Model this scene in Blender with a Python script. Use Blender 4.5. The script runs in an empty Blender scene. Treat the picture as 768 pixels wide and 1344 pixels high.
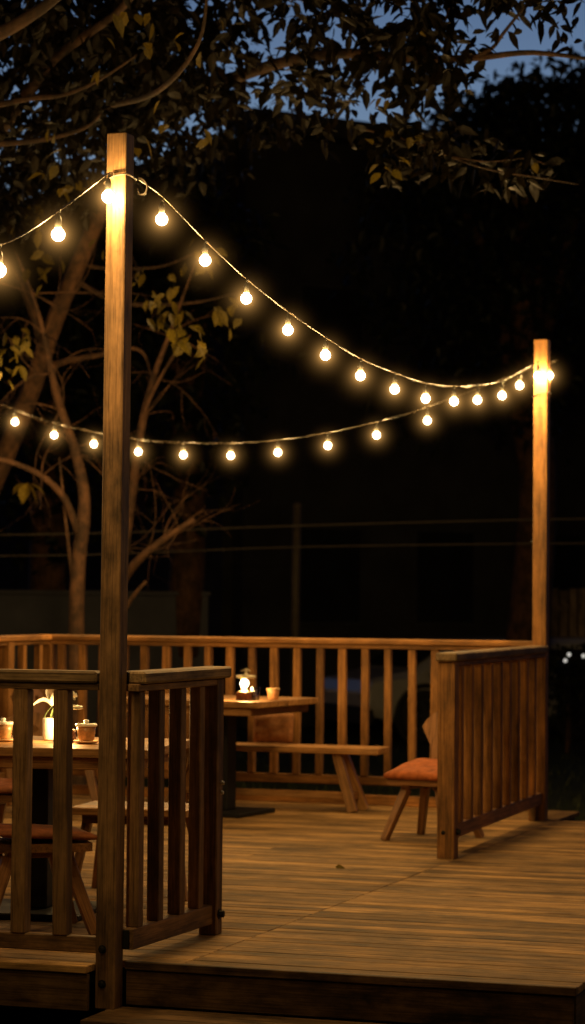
import bpy, math, random
from mathutils import Vector, Matrix
R = math.radians
S = bpy.context.scene
COL = S.collection
rnd = random.Random(7)

# ------------------------------------------------------------------ node helpers
class NT:
    def __init__(s, name):
        s.m = bpy.data.materials.new(name); s.m.use_nodes = True
        s.t = s.m.node_tree; s.t.nodes.clear()
        s.out = s.n('ShaderNodeOutputMaterial')
    def n(s, typ, **kw):
        nd = s.t.nodes.new(typ)
        for k, v in kw.items():
            if k.startswith('_'): setattr(nd, k[1:], v)
            else:
                nd.inputs[k.replace('__', ' ')].default_value = v
        return nd
    def l(s, a, ao, b, bi): s.t.links.new(a.outputs[ao], b.inputs[bi])
    def ramp(s, stops):
        nd = s.t.nodes.new('ShaderNodeValToRGB')
        e = nd.color_ramp.elements
        while len(e) < len(stops): e.new(0.5)
        for x, (p, c) in zip(e, stops):
            x.position = p; x.color = (c[0], c[1], c[2], 1)
        return nd
    def mix(s, blend='MULTIPLY', fac=1.0):
        nd = s.t.nodes.new('ShaderNodeMix'); nd.data_type = 'RGBA'; nd.blend_type = blend
        nd.inputs[0].default_value = fac
        return nd

def wood(name, c, dark=.5, rough=.6, grain=1.0, bump=.25, wear=.35, spec=.35, tones=(.62, 1.3), stain=.2, along=1.0, crack=.5):
    """boards: grain runs along the board by the 'grain' attribute each beam carries"""
    k = NT(name)
    at = k.n('ShaderNodeAttribute', _attribute_name='grain')
    tone = k.n('ShaderNodeAttribute', _attribute_name='tone')
    mp = k.n('ShaderNodeMapping'); mp.inputs['Scale'].default_value = (1.3*along, 26*grain, 26*grain)
    k.l(at, 'Vector', mp, 'Vector')
    n1 = k.n('ShaderNodeTexNoise', Scale=1.0, Detail=6.0, Roughness=.65, Distortion=.6)
    k.l(mp, 'Vector', n1, 'Vector')
    mp2 = k.n('ShaderNodeMapping'); mp2.inputs['Scale'].default_value = (4*along, 130*grain, 130*grain)
    k.l(at, 'Vector', mp2, 'Vector')
    n2 = k.n('ShaderNodeTexNoise', Scale=1.0, Detail=3.0, Roughness=.6)
    k.l(mp2, 'Vector', n2, 'Vector')
    mp3 = k.n('ShaderNodeMapping'); mp3.inputs['Scale'].default_value = (2.2, 5, 5)
    k.l(at, 'Vector', mp3, 'Vector')
    n3 = k.n('ShaderNodeTexNoise', Scale=1.0, Detail=5.0, Roughness=.7)
    k.l(mp3, 'Vector', n3, 'Vector')
    cd = [x*dark for x in c]
    r1 = k.ramp([(.30, cd), (.52, c), (.75, [min(1, x*1.25) for x in c])])
    k.l(n1, 'Fac', r1, 'Fac')
    r2 = k.ramp([(.36, (.45, .42, .4)), (.52, (1, 1, 1))]); k.l(n2, 'Fac', r2, 'Fac')
    m1 = k.mix('MULTIPLY', .75); k.l(r1, 'Color', m1, 6); k.l(r2, 'Color', m1, 7)
    r3 = k.ramp([(.32, (1-wear*1.5,)*3), (.62, (1.05, 1.05, 1.05))]); k.l(n3, 'Fac', r3, 'Fac')
    m2 = k.mix('MULTIPLY', 1.0); k.l(m1, 2, m2, 6); k.l(r3, 'Color', m2, 7)
    hv = k.n('ShaderNodeHueSaturation')
    mr = k.n('ShaderNodeMapRange'); mr.inputs['To Min'].default_value = tones[0]; mr.inputs['To Max'].default_value = tones[1]
    k.l(tone, 'Fac', mr, 'Value'); k.l(mr, 'Result', hv, 'Value'); k.l(m2, 2, hv, 'Color')
    mp4 = k.n('ShaderNodeMapping'); mp4.inputs['Scale'].default_value = (2.2, 11, 11); k.l(at, 'Vector', mp4, 'Vector')
    vo = k.n('ShaderNodeTexVoronoi', Scale=1.0); k.l(mp4, 'Vector', vo, 'Vector')
    r4 = k.ramp([(.035, (.22, .17, .14)), (.11, (.75, .7, .66)), (.2, (1, 1, 1))]); k.l(vo, 'Distance', r4, 'Fac')
    m4 = k.mix('MULTIPLY', .85); k.l(hv, 'Color', m4, 6); k.l(r4, 'Color', m4, 7)
    b = k.n('ShaderNodeBsdfPrincipled', Roughness=rough)
    b.inputs['Specular IOR Level'].default_value = spec
    tc = k.n('ShaderNodeTexCoord'); n5 = k.n('ShaderNodeTexNoise', Scale=1.6, Detail=7.0, Roughness=.7); k.l(tc, 'Object', n5, 'Vector')
    r5 = k.ramp([(.36, (1-stain,)*3), (.60, (1.08, 1.06, 1.02))]); k.l(n5, 'Fac', r5, 'Fac')
    m5 = k.mix('MULTIPLY', 1.0); k.l(m4, 2, m5, 6); k.l(r5, 'Color', m5, 7)
    mp6 = k.n('ShaderNodeMapping'); mp6.inputs['Scale'].default_value = (.9, 34, 34); k.l(at, 'Vector', mp6, 'Vector')
    n6 = k.n('ShaderNodeTexNoise', Scale=1.0, Detail=2.0, Distortion=.8); k.l(mp6, 'Vector', n6, 'Vector')
    r6 = k.ramp([(.40, (1, 1, 1)), (.425, (.25, .2, .17)), (.45, (1, 1, 1))]); k.l(n6, 'Fac', r6, 'Fac')
    m6 = k.mix('MULTIPLY', crack); k.l(m5, 2, m6, 6); k.l(r6, 'Color', m6, 7)
    k.l(m6, 2, b, 'Base Color')
    rr = k.n('ShaderNodeMapRange'); rr.inputs['To Min'].default_value = rough-.12; rr.inputs['To Max'].default_value = rough+.18
    k.l(n3, 'Fac', rr, 'Value'); k.l(rr, 'Result', b, 'Roughness')
    bp = k.n('ShaderNodeBump', Strength=bump, Distance=.004)
    ad = k.n('ShaderNodeMath', _operation='ADD'); k.l(n1, 'Fac', ad, 0); k.l(n2, 'Fac', ad, 1)
    k.l(ad, 'Value', bp, 'Height'); k.l(bp, 'Normal', b, 'Normal')
    k.l(b, 'BSDF', k.out, 'Surface')
    return k.m

def plain(name, c, rough=.5, metal=0.0, scale=20, var=.3, bump=.0, spec=.5, c2=None, coat=0.0):
    k = NT(name)
    tc = k.n('ShaderNodeTexCoord')
    n1 = k.n('ShaderNodeTexNoise', Scale=float(scale), Detail=6.0, Roughness=.6)
    k.l(tc, 'Object', n1, 'Vector')
    r = k.ramp([(.3, [x*(1-var) for x in c]), (.7, c2 or [min(1, x*(1+var)) for x in c])])
    k.l(n1, 'Fac', r, 'Fac')
    b = k.n('ShaderNodeBsdfPrincipled', Roughness=rough, Metallic=metal)
    b.inputs['Specular IOR Level'].default_value = spec
    b.inputs['Coat Weight'].default_value = coat
    k.l(r, 'Color', b, 'Base Color')
    mr = k.n('ShaderNodeMapRange'); mr.inputs['To Min'].default_value = max(.02, rough-.1); mr.inputs['To Max'].default_value = min(1, rough+.1)
    k.l(n1, 'Fac', mr, 'Value'); k.l(mr, 'Result', b, 'Roughness')
    if bump:
        bp = k.n('ShaderNodeBump', Strength=bump, Distance=.01)
        k.l(n1, 'Fac', bp, 'Height'); k.l(bp, 'Normal', b, 'Normal')
    k.l(b, 'BSDF', k.out, 'Surface')
    return k.m

def emit(name, c, strength):
    k = NT(name); k.m.cycles.emission_sampling = 'NONE'
    e = k.n('ShaderNodeEmission', Strength=strength); e.inputs['Color'].default_value = (*c, 1)
    k.l(e, 'Emission', k.out, 'Surface')
    return k.m

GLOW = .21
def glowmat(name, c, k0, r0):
    """emissive volume painting the bloom round a lamp, fading outwards"""
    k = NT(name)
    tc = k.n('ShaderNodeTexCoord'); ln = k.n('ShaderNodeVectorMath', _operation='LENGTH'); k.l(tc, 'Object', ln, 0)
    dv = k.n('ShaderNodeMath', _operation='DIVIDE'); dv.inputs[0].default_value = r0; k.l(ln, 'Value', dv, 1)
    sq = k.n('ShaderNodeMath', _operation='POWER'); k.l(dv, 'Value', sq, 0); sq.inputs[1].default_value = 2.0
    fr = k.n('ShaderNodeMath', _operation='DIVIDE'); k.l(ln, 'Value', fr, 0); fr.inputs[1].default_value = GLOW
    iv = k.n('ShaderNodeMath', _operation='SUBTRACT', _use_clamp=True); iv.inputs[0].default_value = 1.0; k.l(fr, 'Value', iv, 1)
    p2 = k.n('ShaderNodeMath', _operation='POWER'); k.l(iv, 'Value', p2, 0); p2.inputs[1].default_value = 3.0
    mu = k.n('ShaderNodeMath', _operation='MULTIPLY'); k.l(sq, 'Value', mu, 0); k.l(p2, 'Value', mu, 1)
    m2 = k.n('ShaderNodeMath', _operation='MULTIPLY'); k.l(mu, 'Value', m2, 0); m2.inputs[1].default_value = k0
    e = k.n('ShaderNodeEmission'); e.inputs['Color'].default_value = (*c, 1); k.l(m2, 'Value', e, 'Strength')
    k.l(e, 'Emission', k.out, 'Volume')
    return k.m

def leafmat(name, c1, c2, trans=.5):
    k = NT(name)
    at = k.n('ShaderNodeAttribute', _attribute_name='tone')
    tc = k.n('ShaderNodeTexCoord')
    no = k.n('ShaderNodeTexNoise', Scale=60.0, Detail=3.0); k.l(tc, 'Object', no, 'Vector')
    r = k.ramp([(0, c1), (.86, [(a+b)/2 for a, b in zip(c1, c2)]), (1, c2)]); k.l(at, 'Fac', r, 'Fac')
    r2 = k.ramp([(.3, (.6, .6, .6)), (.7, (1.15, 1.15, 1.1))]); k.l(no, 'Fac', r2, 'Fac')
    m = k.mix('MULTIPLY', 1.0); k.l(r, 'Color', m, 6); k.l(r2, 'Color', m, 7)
    d = k.n('ShaderNodeBsdfPrincipled', Roughness=.5); d.inputs['Specular IOR Level'].default_value = .3
    t = k.n('ShaderNodeBsdfTranslucent')
    k.l(m, 2, d, 'Base Color'); k.l(m, 2, t, 'Color')
    ms = k.n('ShaderNodeMixShader', Fac=trans); k.l(d, 'BSDF', ms, 1); k.l(t, 'BSDF', ms, 2)
    k.l(ms, 'Shader', k.out, 'Surface')
    return k.m

def bark(name, c, bump=.6):
    k = NT(name)
    tc = k.n('ShaderNodeTexCoord')
    mp = k.n('ShaderNodeMapping'); mp.inputs['Scale'].default_value = (9, 9, 3)
    k.l(tc, 'Object', mp, 'Vector')
    n1 = k.n('ShaderNodeTexNoise', Scale=2.5, Detail=8.0, Roughness=.7); k.l(mp, 'Vector', n1, 'Vector')
    n2 = k.n('ShaderNodeTexNoise', Scale=5.0, Detail=6.0, Roughness=.7); k.l(tc, 'Object', n2, 'Vector')
    r = k.ramp([(.3, [x*.35 for x in c]), (.55, c), (.75, [min(1, x*1.5) for x in c])]); k.l(n1, 'Fac', r, 'Fac')
    r2 = k.ramp([(.42, (.45, .45, .45)), (.58, (1.25, 1.2, 1.15))]); k.l(n2, 'Fac', r2, 'Fac')
    m = k.mix('MULTIPLY', 1.0); k.l(r, 'Color', m, 6); k.l(r2, 'Color', m, 7)
    b = k.n('ShaderNodeBsdfPrincipled', Roughness=.85)
    k.l(m, 2, b, 'Base Color')
    bp = k.n('ShaderNodeBump', Strength=bump, Distance=.02); k.l(n1, 'Fac', bp, 'Height'); k.l(bp, 'Normal', b, 'Normal')
    k.l(b, 'BSDF', k.out, 'Surface')
    return k.m

def glassmat(name):
    k = NT(name)
    n = k.n('ShaderNodeTexNoise', Scale=30.0)
    mr = k.n('ShaderNodeMapRange'); mr.inputs['To Min'].default_value = .02; mr.inputs['To Max'].default_value = .08
    b = k.n('ShaderNodeBsdfPrincipled', IOR=1.45); b.inputs['Transmission Weight'].default_value = 1.0
    b.inputs['Base Color'].default_value = (.95, .97, .95, 1)
    k.l(n, 'Fac', mr, 'Value'); k.l(mr, 'Result', b, 'Roughness'); k.l(b, 'BSDF', k.out, 'Surface')
    return k.m

M = dict(
    rail=wood('rail_wood', (.42, .20, .06), wear=.45),
    post=wood('post_wood', (.32, .185, .085), wear=.55, dark=.45),
    cap=wood('weathered_cap_wood', (.36, .245, .13), wear=.5, rough=.65),
    deck=wood('deck_wood', (.48, .29, .118), wear=.5, tones=(.55, 1.3), along=.9, grain=2.6, crack=.8, rough=.72, bump=.5, dark=.42, spec=.2, stain=.3),
    step=wood('step_wood', (.22, .13, .06), wear=.6, rough=.7, spec=.2, stain=.4),
    furn=wood('furniture_wood', (.42, .22, .08), wear=.3, rough=.45, dark=.6),
    chair=wood('chair_wood', (.34, .17, .07), wear=.3, rough=.4, dark=.6),
    block=wood('dark_block_wood', (.12, .04, .02), wear=.3, rough=.4),
    black=plain('black_metal', (.010, .010, .010), .6, 0, 30, .4, spec=.2),
    steel=plain('bolt_steel', (.5, .5, .5), .3, 1.0, 50, .2),
    socket=plain('socket_rubber', (.02, .02, .018), .5, 0, 40, .3),
    cord=plain('cord_rubber', (.045, .034, .022), .5, 0, 40, .4),
    bulb=emit('bulb_glow', (1.0, .84, .52), 14.0),
    lampglobe=emit('lamp_globe_glow', (1.0, .86, .58), 10.0),
    glow=glowmat('lamp_bloom', (1.0, .50, .13), 17.0, .026),
    farlamp=emit('far_lamp_glow', (1.0, .95, .85), .7),
    cushion=plain('orange_cushion_cloth', (.36, .105, .033), .85, 0, 22, .45, .6, .2),
    browncushion=plain('brown_cushion_cloth', (.17, .055, .02), .8, 0, 22, .45, .6, .2),
    tancloth=plain('tan_cushion_cloth', (.34, .16, .07), .85, 0, 40, .3, .3, .2),
    white=plain('white_ceramic', (.78, .76, .70), .25, 0, 15, .06),
    petal=plain('white_petal', (.80, .78, .70), .6, 0, 30, .08),
    stem=plain('flower_stem', (.07, .10, .03), .6, 0, 30, .3),
    copper=plain('copper_cup_glaze', (.50, .27, .12), .35, .1, 26, .45),
    terracotta=plain('terracotta', (.48, .22, .09), .5, 0, 30, .25),
    saucer=plain('saucer_clay', (.45, .27, .13), .5, 0, 30, .25),
    glass=glassmat('clear_glass'),
    shade=plain('enamel_shade', (.62, .55, .38), .25, .2, 20, .12),
    bark=bark('tree_bark', (.105, .052, .026)),
    boughbark=bark('dark_bough_bark', (.055, .029, .016)),
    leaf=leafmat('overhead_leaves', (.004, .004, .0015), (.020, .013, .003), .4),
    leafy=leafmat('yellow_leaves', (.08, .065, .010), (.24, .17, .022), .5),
    leafdark=leafmat('dark_leaves', (.010, .014, .006), (.022, .026, .010), .25),
    grass=leafmat('grass_blades', (.05, .075, .018), (.11, .12, .035), .3),
    ground=plain('lawn_soil', (.030, .036, .014), .95, 0, 6, .5, .6, .1, c2=(.05, .06, .022)),
    plaster=plain('wall_plaster', (.085, .090, .115), .9, 0, 3, .18, .2, .2),
    plasterdark=plain('building_render', (.045, .045, .05), .9, 0, 2, .3, .1, .2),
    window=plain('window_glass_dark', (.02, .022, .025), .12, 0, 3, .2),
    slat=wood('far_fence_wood', (.50, .38, .29), wear=.5),
    silver=plain('silver_car_paint', (.42, .43, .45), .35, .15, 4, .05, 0, .5, coat=.6),
    darkpaint=plain('dark_car_paint', (.02, .02, .024), .3, .2, 4, .1, 0, .5, coat=.6),
    tyre=plain('tyre_rubber', (.02, .02, .02), .85, 0, 40, .2),
    rim=plain('alloy_rim', (.22, .22, .23), .35, .9, 30, .15),
    lens=plain('headlight_lens', (.5, .5, .5), .1, .2, 20, .1),
    wire=plain('steel_wire', (.16, .14, .11), .5, .2, 30, .2),
    polemetal=plain('pole_paint', (.055, .042, .03), .7, 0, 14, .35),
)

# ------------------------------------------------------------------ mesh builder
class MB:
    def __init__(s): s.v = []; s.f = []; s.g = []; s.t = []; s.mi = []; s.cur = 0
    def add(s, vs, fs, gs=None, tone=None, mi=0):
        o = len(s.v); s.v += [tuple(x) for x in vs]
        s.g += [tuple(x) for x in (gs or vs)]
        if tone is None: tone = rnd.random()
        s.t += (tone if isinstance(tone, list) else [tone]*len(vs))
        s.f += [tuple(i+o for i in f) for f in fs]; s.mi += [mi]*len(fs)
        return s
    def beam(s, p0, p1, w, h, up=(0, 0, 1), c=.004, tone=None, taper=1.0):
        """a squared timber from p0 to p1, w across and h along up, with chamfered edges"""
        p0, p1 = Vector(p0), Vector(p1)
        x = p1-p0; L = x.length; x.normalize()
        up = Vector(up)
        y = up.cross(x)
        if y.length < 1e-5: y = Vector((0, 1, 0)).cross(x)
        y.normalize(); z = x.cross(y)
        hx, hy, hz = L/2, w/2, h/2
        c = min(c, hx*.4, hy*.4, hz*.4)
        H = (hx, hy, hz); idx = {}; loc = []
        for sx in (-1, 1):
            for sy in (-1, 1):
                for sz in (-1, 1):
                    sg = (sx, sy, sz)
                    for k in range(3):
                        q = [sg[a]*(H[a] if a == k else H[a]-c) for a in range(3)]
                        idx[sg+(k,)] = len(loc); loc.append(q)
        fs = []
        def quad(a): fs.append(a)
        for k in range(3):
            a, b = (k+1) % 3, (k+2) % 3
            for sg in (-1, 1):
                q = []
                for (ea, eb) in ((-1, -1), (1, -1), (1, 1), (-1, 1)):
                    t = [0, 0, 0]; t[k] = sg; t[a] = ea; t[b] = eb
                    q.append(idx[tuple(t)+(k,)])
                quad(tuple(q if sg > 0 else q[::-1]))
            # edges along axis k
            for ea in (-1, 1):
                for eb in (-1, 1):
                    t0 = [0, 0, 0]; t0[k] = -1; t0[a] = ea; t0[b] = eb
                    t1 = list(t0); t1[k] = 1
                    q = [idx[tuple(t0)+(a,)], idx[tuple(t1)+(a,)], idx[tuple(t1)+(b,)], idx[tuple(t0)+(b,)]]
                    quad(tuple(q if ea*eb < 0 else q[::-1]))
        for sx in (-1, 1):
            for sy in (-1, 1):
                for sz in (-1, 1):
                    q = [idx[(sx, sy, sz, k)] for k in range(3)]
                    quad(tuple(q if sx*sy*sz > 0 else q[::-1]))
        mid = (p0+p1)/2; vs = []; gs = []
        off = Vector((rnd.uniform(0, 40), rnd.uniform(0, 40), rnd.uniform(0, 40)))
        for q in loc:
            k = 1 if q[0] < 0 else taper
            vs.append(mid+x*q[0]+y*q[1]*k+z*q[2]*k); gs.append(Vector(q)+off)
        return s.add(vs, fs, gs, tone)
    def box(s, a, b, c=.004, tone=None, axis=None):
        """box between two corners, the grain along its longest side"""
        d = [abs(b[i]-a[i]) for i in range(3)]; m = [(a[i]+b[i])/2 for i in range(3)]
        k = d.index(max(d)) if axis is None else axis
        p0 = list(m); p1 = list(m); p0[k] -= d[k]/2; p1[k] += d[k]/2
        if k == 2: return s.beam(p0, p1, d[1], d[0], (1, 0, 0), c, tone)
        if k == 0: return s.beam(p0, p1, d[1], d[2], (0, 0, 1), c, tone)
        return s.beam(p0, p1, d[0], d[2], (0, 0, 1), c, tone)
    def tube(s, pts, rad, n=8, cap=True, sub=0, tone=None):
        pts = [Vector(p) for p in pts]
        rad = list(rad) if isinstance(rad, (list, tuple)) else [rad]*len(pts)
        if sub:
            P, Q = [], []
            for i in range(len(pts)-1):
                a = pts[max(0, i-1)]; b = pts[i]; c = pts[i+1]; d = pts[min(len(pts)-1, i+2)]
                for j in range(sub):
                    t = j/sub
                    P.append(.5*((2*b)+(c-a)*t+(2*a-5*b+4*c-d)*t*t+(3*b-a-3*c+d)*t**3)); Q.append(rad[i]+(rad[i+1]-rad[i])*t)
            pts, rad = P+[pts[-1]], Q+[rad[-1]]
        vs = []; N = len(pts); prev = None
        for i, p in enumerate(pts):
            d = (pts[min(N-1, i+1)]-pts[max(0, i-1)]).normalized()
            if prev is None:
                a = Vector((0, 0, 1)) if abs(d.z) < .9 else Vector((1, 0, 0))
                u = d.cross(a).normalized()
            else:
                u = (prev-d*prev.dot(d)).normalized()
            prev = u; w = d.cross(u)
            for k in range(n):
                t = 2*math.pi*k/n
                vs.append(p+(u*math.cos(t)+w*math.sin(t))*rad[i])
        fs = [(i*n+k, i*n+(k+1) % n, (i+1)*n+(k+1) % n, (i+1)*n+k) for i in range(N-1) for k in range(n)]
        if cap: fs += [tuple(range(n))[::-1], tuple(range((N-1)*n, N*n))]
        return s.add(vs, fs, None, tone)
    def lathe(s, prof, o=(0, 0, 0), n=20, axis=(0, 0, 1), tone=None):
        """prof: (radius, height) pairs turned about an axis through o"""
        ax = Vector(axis).normalized(); q = ax.to_track_quat('Z', 'Y'); o = Vector(o); vs = []
        for r, h in prof:
            for k in range(n):
                t = 2*math.pi*k/n
                vs.append(o+q @ Vector((r*math.cos(t), r*math.sin(t), h)))
        N = len(prof)
        fs = [(i*n+k, i*n+(k+1) % n, (i+1)*n+(k+1) % n, (i+1)*n+k) for i in range(N-1) for k in range(n)]
        if prof[0][0] > 1e-4: fs.append(tuple(range(n))[::-1])
        if prof[-1][0] > 1e-4: fs.append(tuple(range((N-1)*n, N*n)))
        return s.add(vs, fs, None, tone)
    def sphere(s, o, r, n=14, m=9, sz=1.0):
        return s.lathe([(max(1e-5, r*math.sin(math.pi*i/m)), -r*sz*math.cos(math.pi*i/m)) for i in range(m+1)], o, n)
    def prism(s, outline, d0, d1, hole=None, tr=None, tone=None):
        """outline in local (x, z), extruded from y=d0 to d1; hole has as many points as the outline"""
        n = len(outline); tr = tr or Matrix()
        off = Vector((rnd.uniform(0, 40), rnd.uniform(0, 40), rnd.uniform(0, 40)))
        L = [(x, d0, z) for x, z in outline]+[(x, d1, z) for x, z in outline]
        fs = [(i, (i+1) % n, n+(i+1) % n, n+i) for i in range(n)]
        if hole:
            L += [(x, d0, z) for x, z in hole]+[(x, d1, z) for x, z in hole]
            for i in range(n):
                j = (i+1) % n
                fs += [(i, 2*n+i, 2*n+j, j), (n+i, n+j, 3*n+j, 3*n+i), (2*n+i, 3*n+i, 3*n+j, 2*n+j)]
        else:
            fs += [tuple(range(n))[::-1], tuple(range(n, 2*n))]
        gs = [Vector((q[2], q[0], q[1]))+off for q in L]
        return s.add([tr @ Vector(q) for q in L], fs, gs, tone)
    def pillow(s, w, d, h, n=10, tr=None):
        tr = tr or Matrix(); vs = []; idx = {}
        ph = rnd.uniform(0, 6)
        for side in (1, -1):
            for i in range(n+1):
                for j in range(n+1):
                    x = -1+2*i/n; y = -1+2*j/n
                    e = max(0, (1-abs(x)**4))*max(0, (1-abs(y)**4))
                    r = 1-.035*max(0, abs(x)+abs(y)-1.55)/.45-.02*(1-abs(x)*abs(y))*(max(abs(x), abs(y)) > .999)
                    z = h*.5*(.42+.58*e**.4)*side*(1 if side > 0 else .6)
                    z += h*(.05*math.sin(6*x+2*y+ph)+.04*math.sin(9*y-4*x+ph))*(e**.5)*(side > 0)
                    idx[(i, j, side)] = len(vs); vs.append(tr @ Vector((x*w/2*r, y*d/2*r, z)))
        fs = []
        for side in (1, -1):
            for i in range(n):
                for j in range(n):
                    q = [idx[(i, j, side)], idx[(i+1, j, side)], idx[(i+1, j+1, side)], idx[(i, j+1, side)]]
                    fs.append(tuple(q if side > 0 else q[::-1]))
        rim = [(i, 0) for i in range(n)]+[(n, j) for j in range(n)]+[(i, n) for i in range(n, 0, -1)]+[(0, j) for j in range(n, 0, -1)]
        for k in range(len(rim)):
            a, b = rim[k], rim[(k+1) % len(rim)]
            fs.append((idx[a+(1,)], idx[a+(-1,)], idx[b+(-1,)], idx[b+(1,)]))
        return s.add(vs, fs)
    def leaf(s, p, d, L, W, tone=None, roll=None):
        """one pointed leaf, folded along its rib"""
        d = Vector(d).normalized()
        a = Vector((0, 0, 1)) if abs(d.z) < .95 else Vector((1, 0, 0))
        x = d.cross(a).normalized(); q = Matrix.Rotation(rnd.uniform(-1.2, 1.2) if roll is None else roll, 3, d)
        x = q @ x; z = x.cross(d); p = Vector(p); dr = Vector((0, 0, -.12*L))
        f = .12*W
        vs = [p, p+d*L*.3+x*W*.42+z*f, p+d*L*.3-x*W*.42+z*f, p+d*L*.6+x*W*.40+z*f+dr*.4, p+d*L*.6-x*W*.40+z*f+dr*.4, p+d*L+dr, p+d*L*.5]
        return s.add(vs, [(0, 6, 1), (0, 2, 6), (1, 6, 3), (2, 4, 6), (3, 6, 5), (4, 5, 6)], None, tone)
    def obj(s, name, mat, parent=None, smooth=False, bevel=0, loc=None):
        me = bpy.data.meshes.new(name)
        me.from_pydata(s.v, [], s.f); me.validate()
        if len(me.vertices) == len(s.g):
            me.attributes.new('grain', 'FLOAT_VECTOR', 'POINT').data.foreach_set('vector', [c for g in s.g for c in g])
            me.attributes.new('tone', 'FLOAT', 'POINT').data.foreach_set('value', s.t)
        for m in (mat if isinstance(mat, list) else [mat]): me.materials.append(m)
        if smooth: me.polygons.foreach_set('use_smooth', [True]*len(me.polygons))
        me.update()
        o = bpy.data.objects.new(name, me); COL.objects.link(o)
        if parent is not None: o.parent = parent
        if loc: o.location = loc
        return o

def thing(name, label, cat, loc=(0, 0, 0), rz=0, group=None):
    o = bpy.data.objects.new(name, None); COL.objects.link(o)
    o.location = loc; o.rotation_euler = (0, 0, rz); o.empty_display_size = .1
    return tag(o, label, cat, group)
def tag(o, label, cat, group=None):
    o['label'] = label; o['category'] = cat
    if group: o['group'] = group
    return o
def copy_tree(o, parent=None):
    c = o.copy(); COL.objects.link(c); c.parent = parent
    for ch in list(o.children): copy_tree(ch, c)
    return c

# ------------------------------------------------------------------ ground, deck, step
def ground():
    n = 60; vs = []; fs = []
    for i in range(n+1):
        for j in range(n+1):
            x = -150+300*i/n; y = -60+300*j/n
            vs.append((x, y, -.36+.03*math.sin(x*.7)*math.cos(y*.9)))
    for i in range(n):
        for j in range(n):
            fs.append((i*(n+1)+j, (i+1)*(n+1)+j, (i+1)*(n+1)+j+1, i*(n+1)+j+1))
    o = MB().add(vs, fs).obj('ground', M['ground'], smooth=True); o['kind'] = 'structure'
ground()

g = MB()
for i in range(16000):
    x = rnd.uniform(-8, 12); y = 7.5+abs(rnd.gauss(0, 1))*7
    if rnd.random() < .35: x = rnd.uniform(1.75, 9); y = rnd.uniform(2, 12)
    h = rnd.uniform(.03, .09); a = rnd.uniform(0, 6.28); z = -.37
    dx, dy = math.cos(a)*.006, math.sin(a)*.006; lx, ly = rnd.gauss(0, .03), rnd.gauss(0, .03)
    g.add([(x-dx, y-dy, z), (x+dx, y+dy, z), (x+lx, y+ly, z+h+.03)], [(0, 1, 2)])
o = g.obj('grass', M['grass']); o['kind'] = 'stuff'; tag(o, 'short dark grass around the wooden deck', 'grass')

d = MB()
pw, gap = .095, .005
y = .034
while y < 7.22:
    for (x0, x1) in ((-5.2, .152), (.1545, 1.667)):
        if x0 > 0 and y+pw > 6.63: continue
        j = rnd.uniform(-.0012, .0012)
        cuts = [x0]+([rnd.uniform(-4.2, -2.6), rnd.uniform(-2.2, -.9)] if x0 < 0 else [])+[x1]
        for a_, b_ in zip(cuts, cuts[1:]):
            d.box((a_+(.0012 if a_ != x0 else 0), y, -.028+j), (b_, y+pw, j), .003)
    gap = rnd.choice((.002, .003, .003, .004, .005, .008))
    y += pw+gap
for x0, x1, yy in ((-5.2, -.16, -.066), (-5.2, -.16, -.166)):
    d.box((x0, yy, -.028), (x1, yy+pw, 0), .003)
deck = d.obj('deck', M['deck']); deck['kind'] = 'structure'
f = MB()
f.box((-.072, .001, -.030), (1.667, .031, .001), .003, .35)                 # front lip board
f.box((-.07, .012, -.165), (1.655, .030, -.034), .003, .3)                  # riser
f.box((1.636, .034, -.36), (1.66, 6.6, -.034), .003, .3)                    # side skirt
f.box((-5.2, -.15, -.17), (-.16, -.125, -.031), .003, .3)                   # skirt left of the post
f.box((.09, 6.612, -.30), (1.66, 6.632, -.032), .003, .3)
f.box((-5.2, 7.225, -.30), (.1, 7.245, -.032), .003, .3)
f.box((.1, 6.64, -.30), (.12, 7.24, -.032), .003, .3)
fo = f.obj('fascia', M['step'], deck)
b = MB()
for x in (-4.8, -2.4, .2, 1.5):
    for y in (.3, 3.5, 6.4): b.box((x-.05, y-.05, -.4), (x+.05, y+.05, -.03), .003, .2)
b.obj('support_post', M['deck'], deck)

st = thing('deck_step', 'low wooden step in front of the deck beside the tall front post', 'step')
s_ = MB()
for k in range(3): s_.box((-.105, -.34+k*.113, -.205), (1.75, -.34+k*.113+.108, -.168), .003)
s_.obj('tread', M['step'], st)
s_ = MB(); s_.box((-.06, -.31, -.37), (1.70, -.285, -.208), .003, .2); s_.box((-.06, -.28, -.37), (-.03, -.01, -.208), .003, .2)
s_.obj('riser', M['step'], st)

# ------------------------------------------------------------------ tall posts
def bolt(parent, p, axis, r=.011, h=.012, mat='black'):
    m = MB().lathe([(r*1.5, 0), (r*1.5, .003), (r, .0035), (r, h), (r*.6, h+.002)], p, 8, axis)
    return m.obj('bolt', M[mat], parent)
pl = thing('tall_post', 'tall square wooden post at the front corner of the deck, cord lashed round its top', 'post', (-.117, -.043, 0))
m = MB().beam((0, 0, -.17), (.012, 0, 3.15), .083, .080, (1, 0, 0), .004, .5)
m.obj('shaft', M['post'], pl)
bolt(pl, (-.01, -.042, .055), (0, -1, 0)); bolt(pl, (-.01, -.042, -.075), (0, -1, 0))
pr = thing('tall_post', 'tall square wooden post at the far right end of the side railing', 'post', (.042, 6.555, 0))
m = MB().beam((0, 0, -.05), (.004, 0, 3.035), .090, .088, (1, 0, 0), .004, .62)
m.obj('shaft', M['rail'], pr)
bolt(pr, (-.046, 0, 1.75), (-1, 0, 0), .012, .018)

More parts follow.
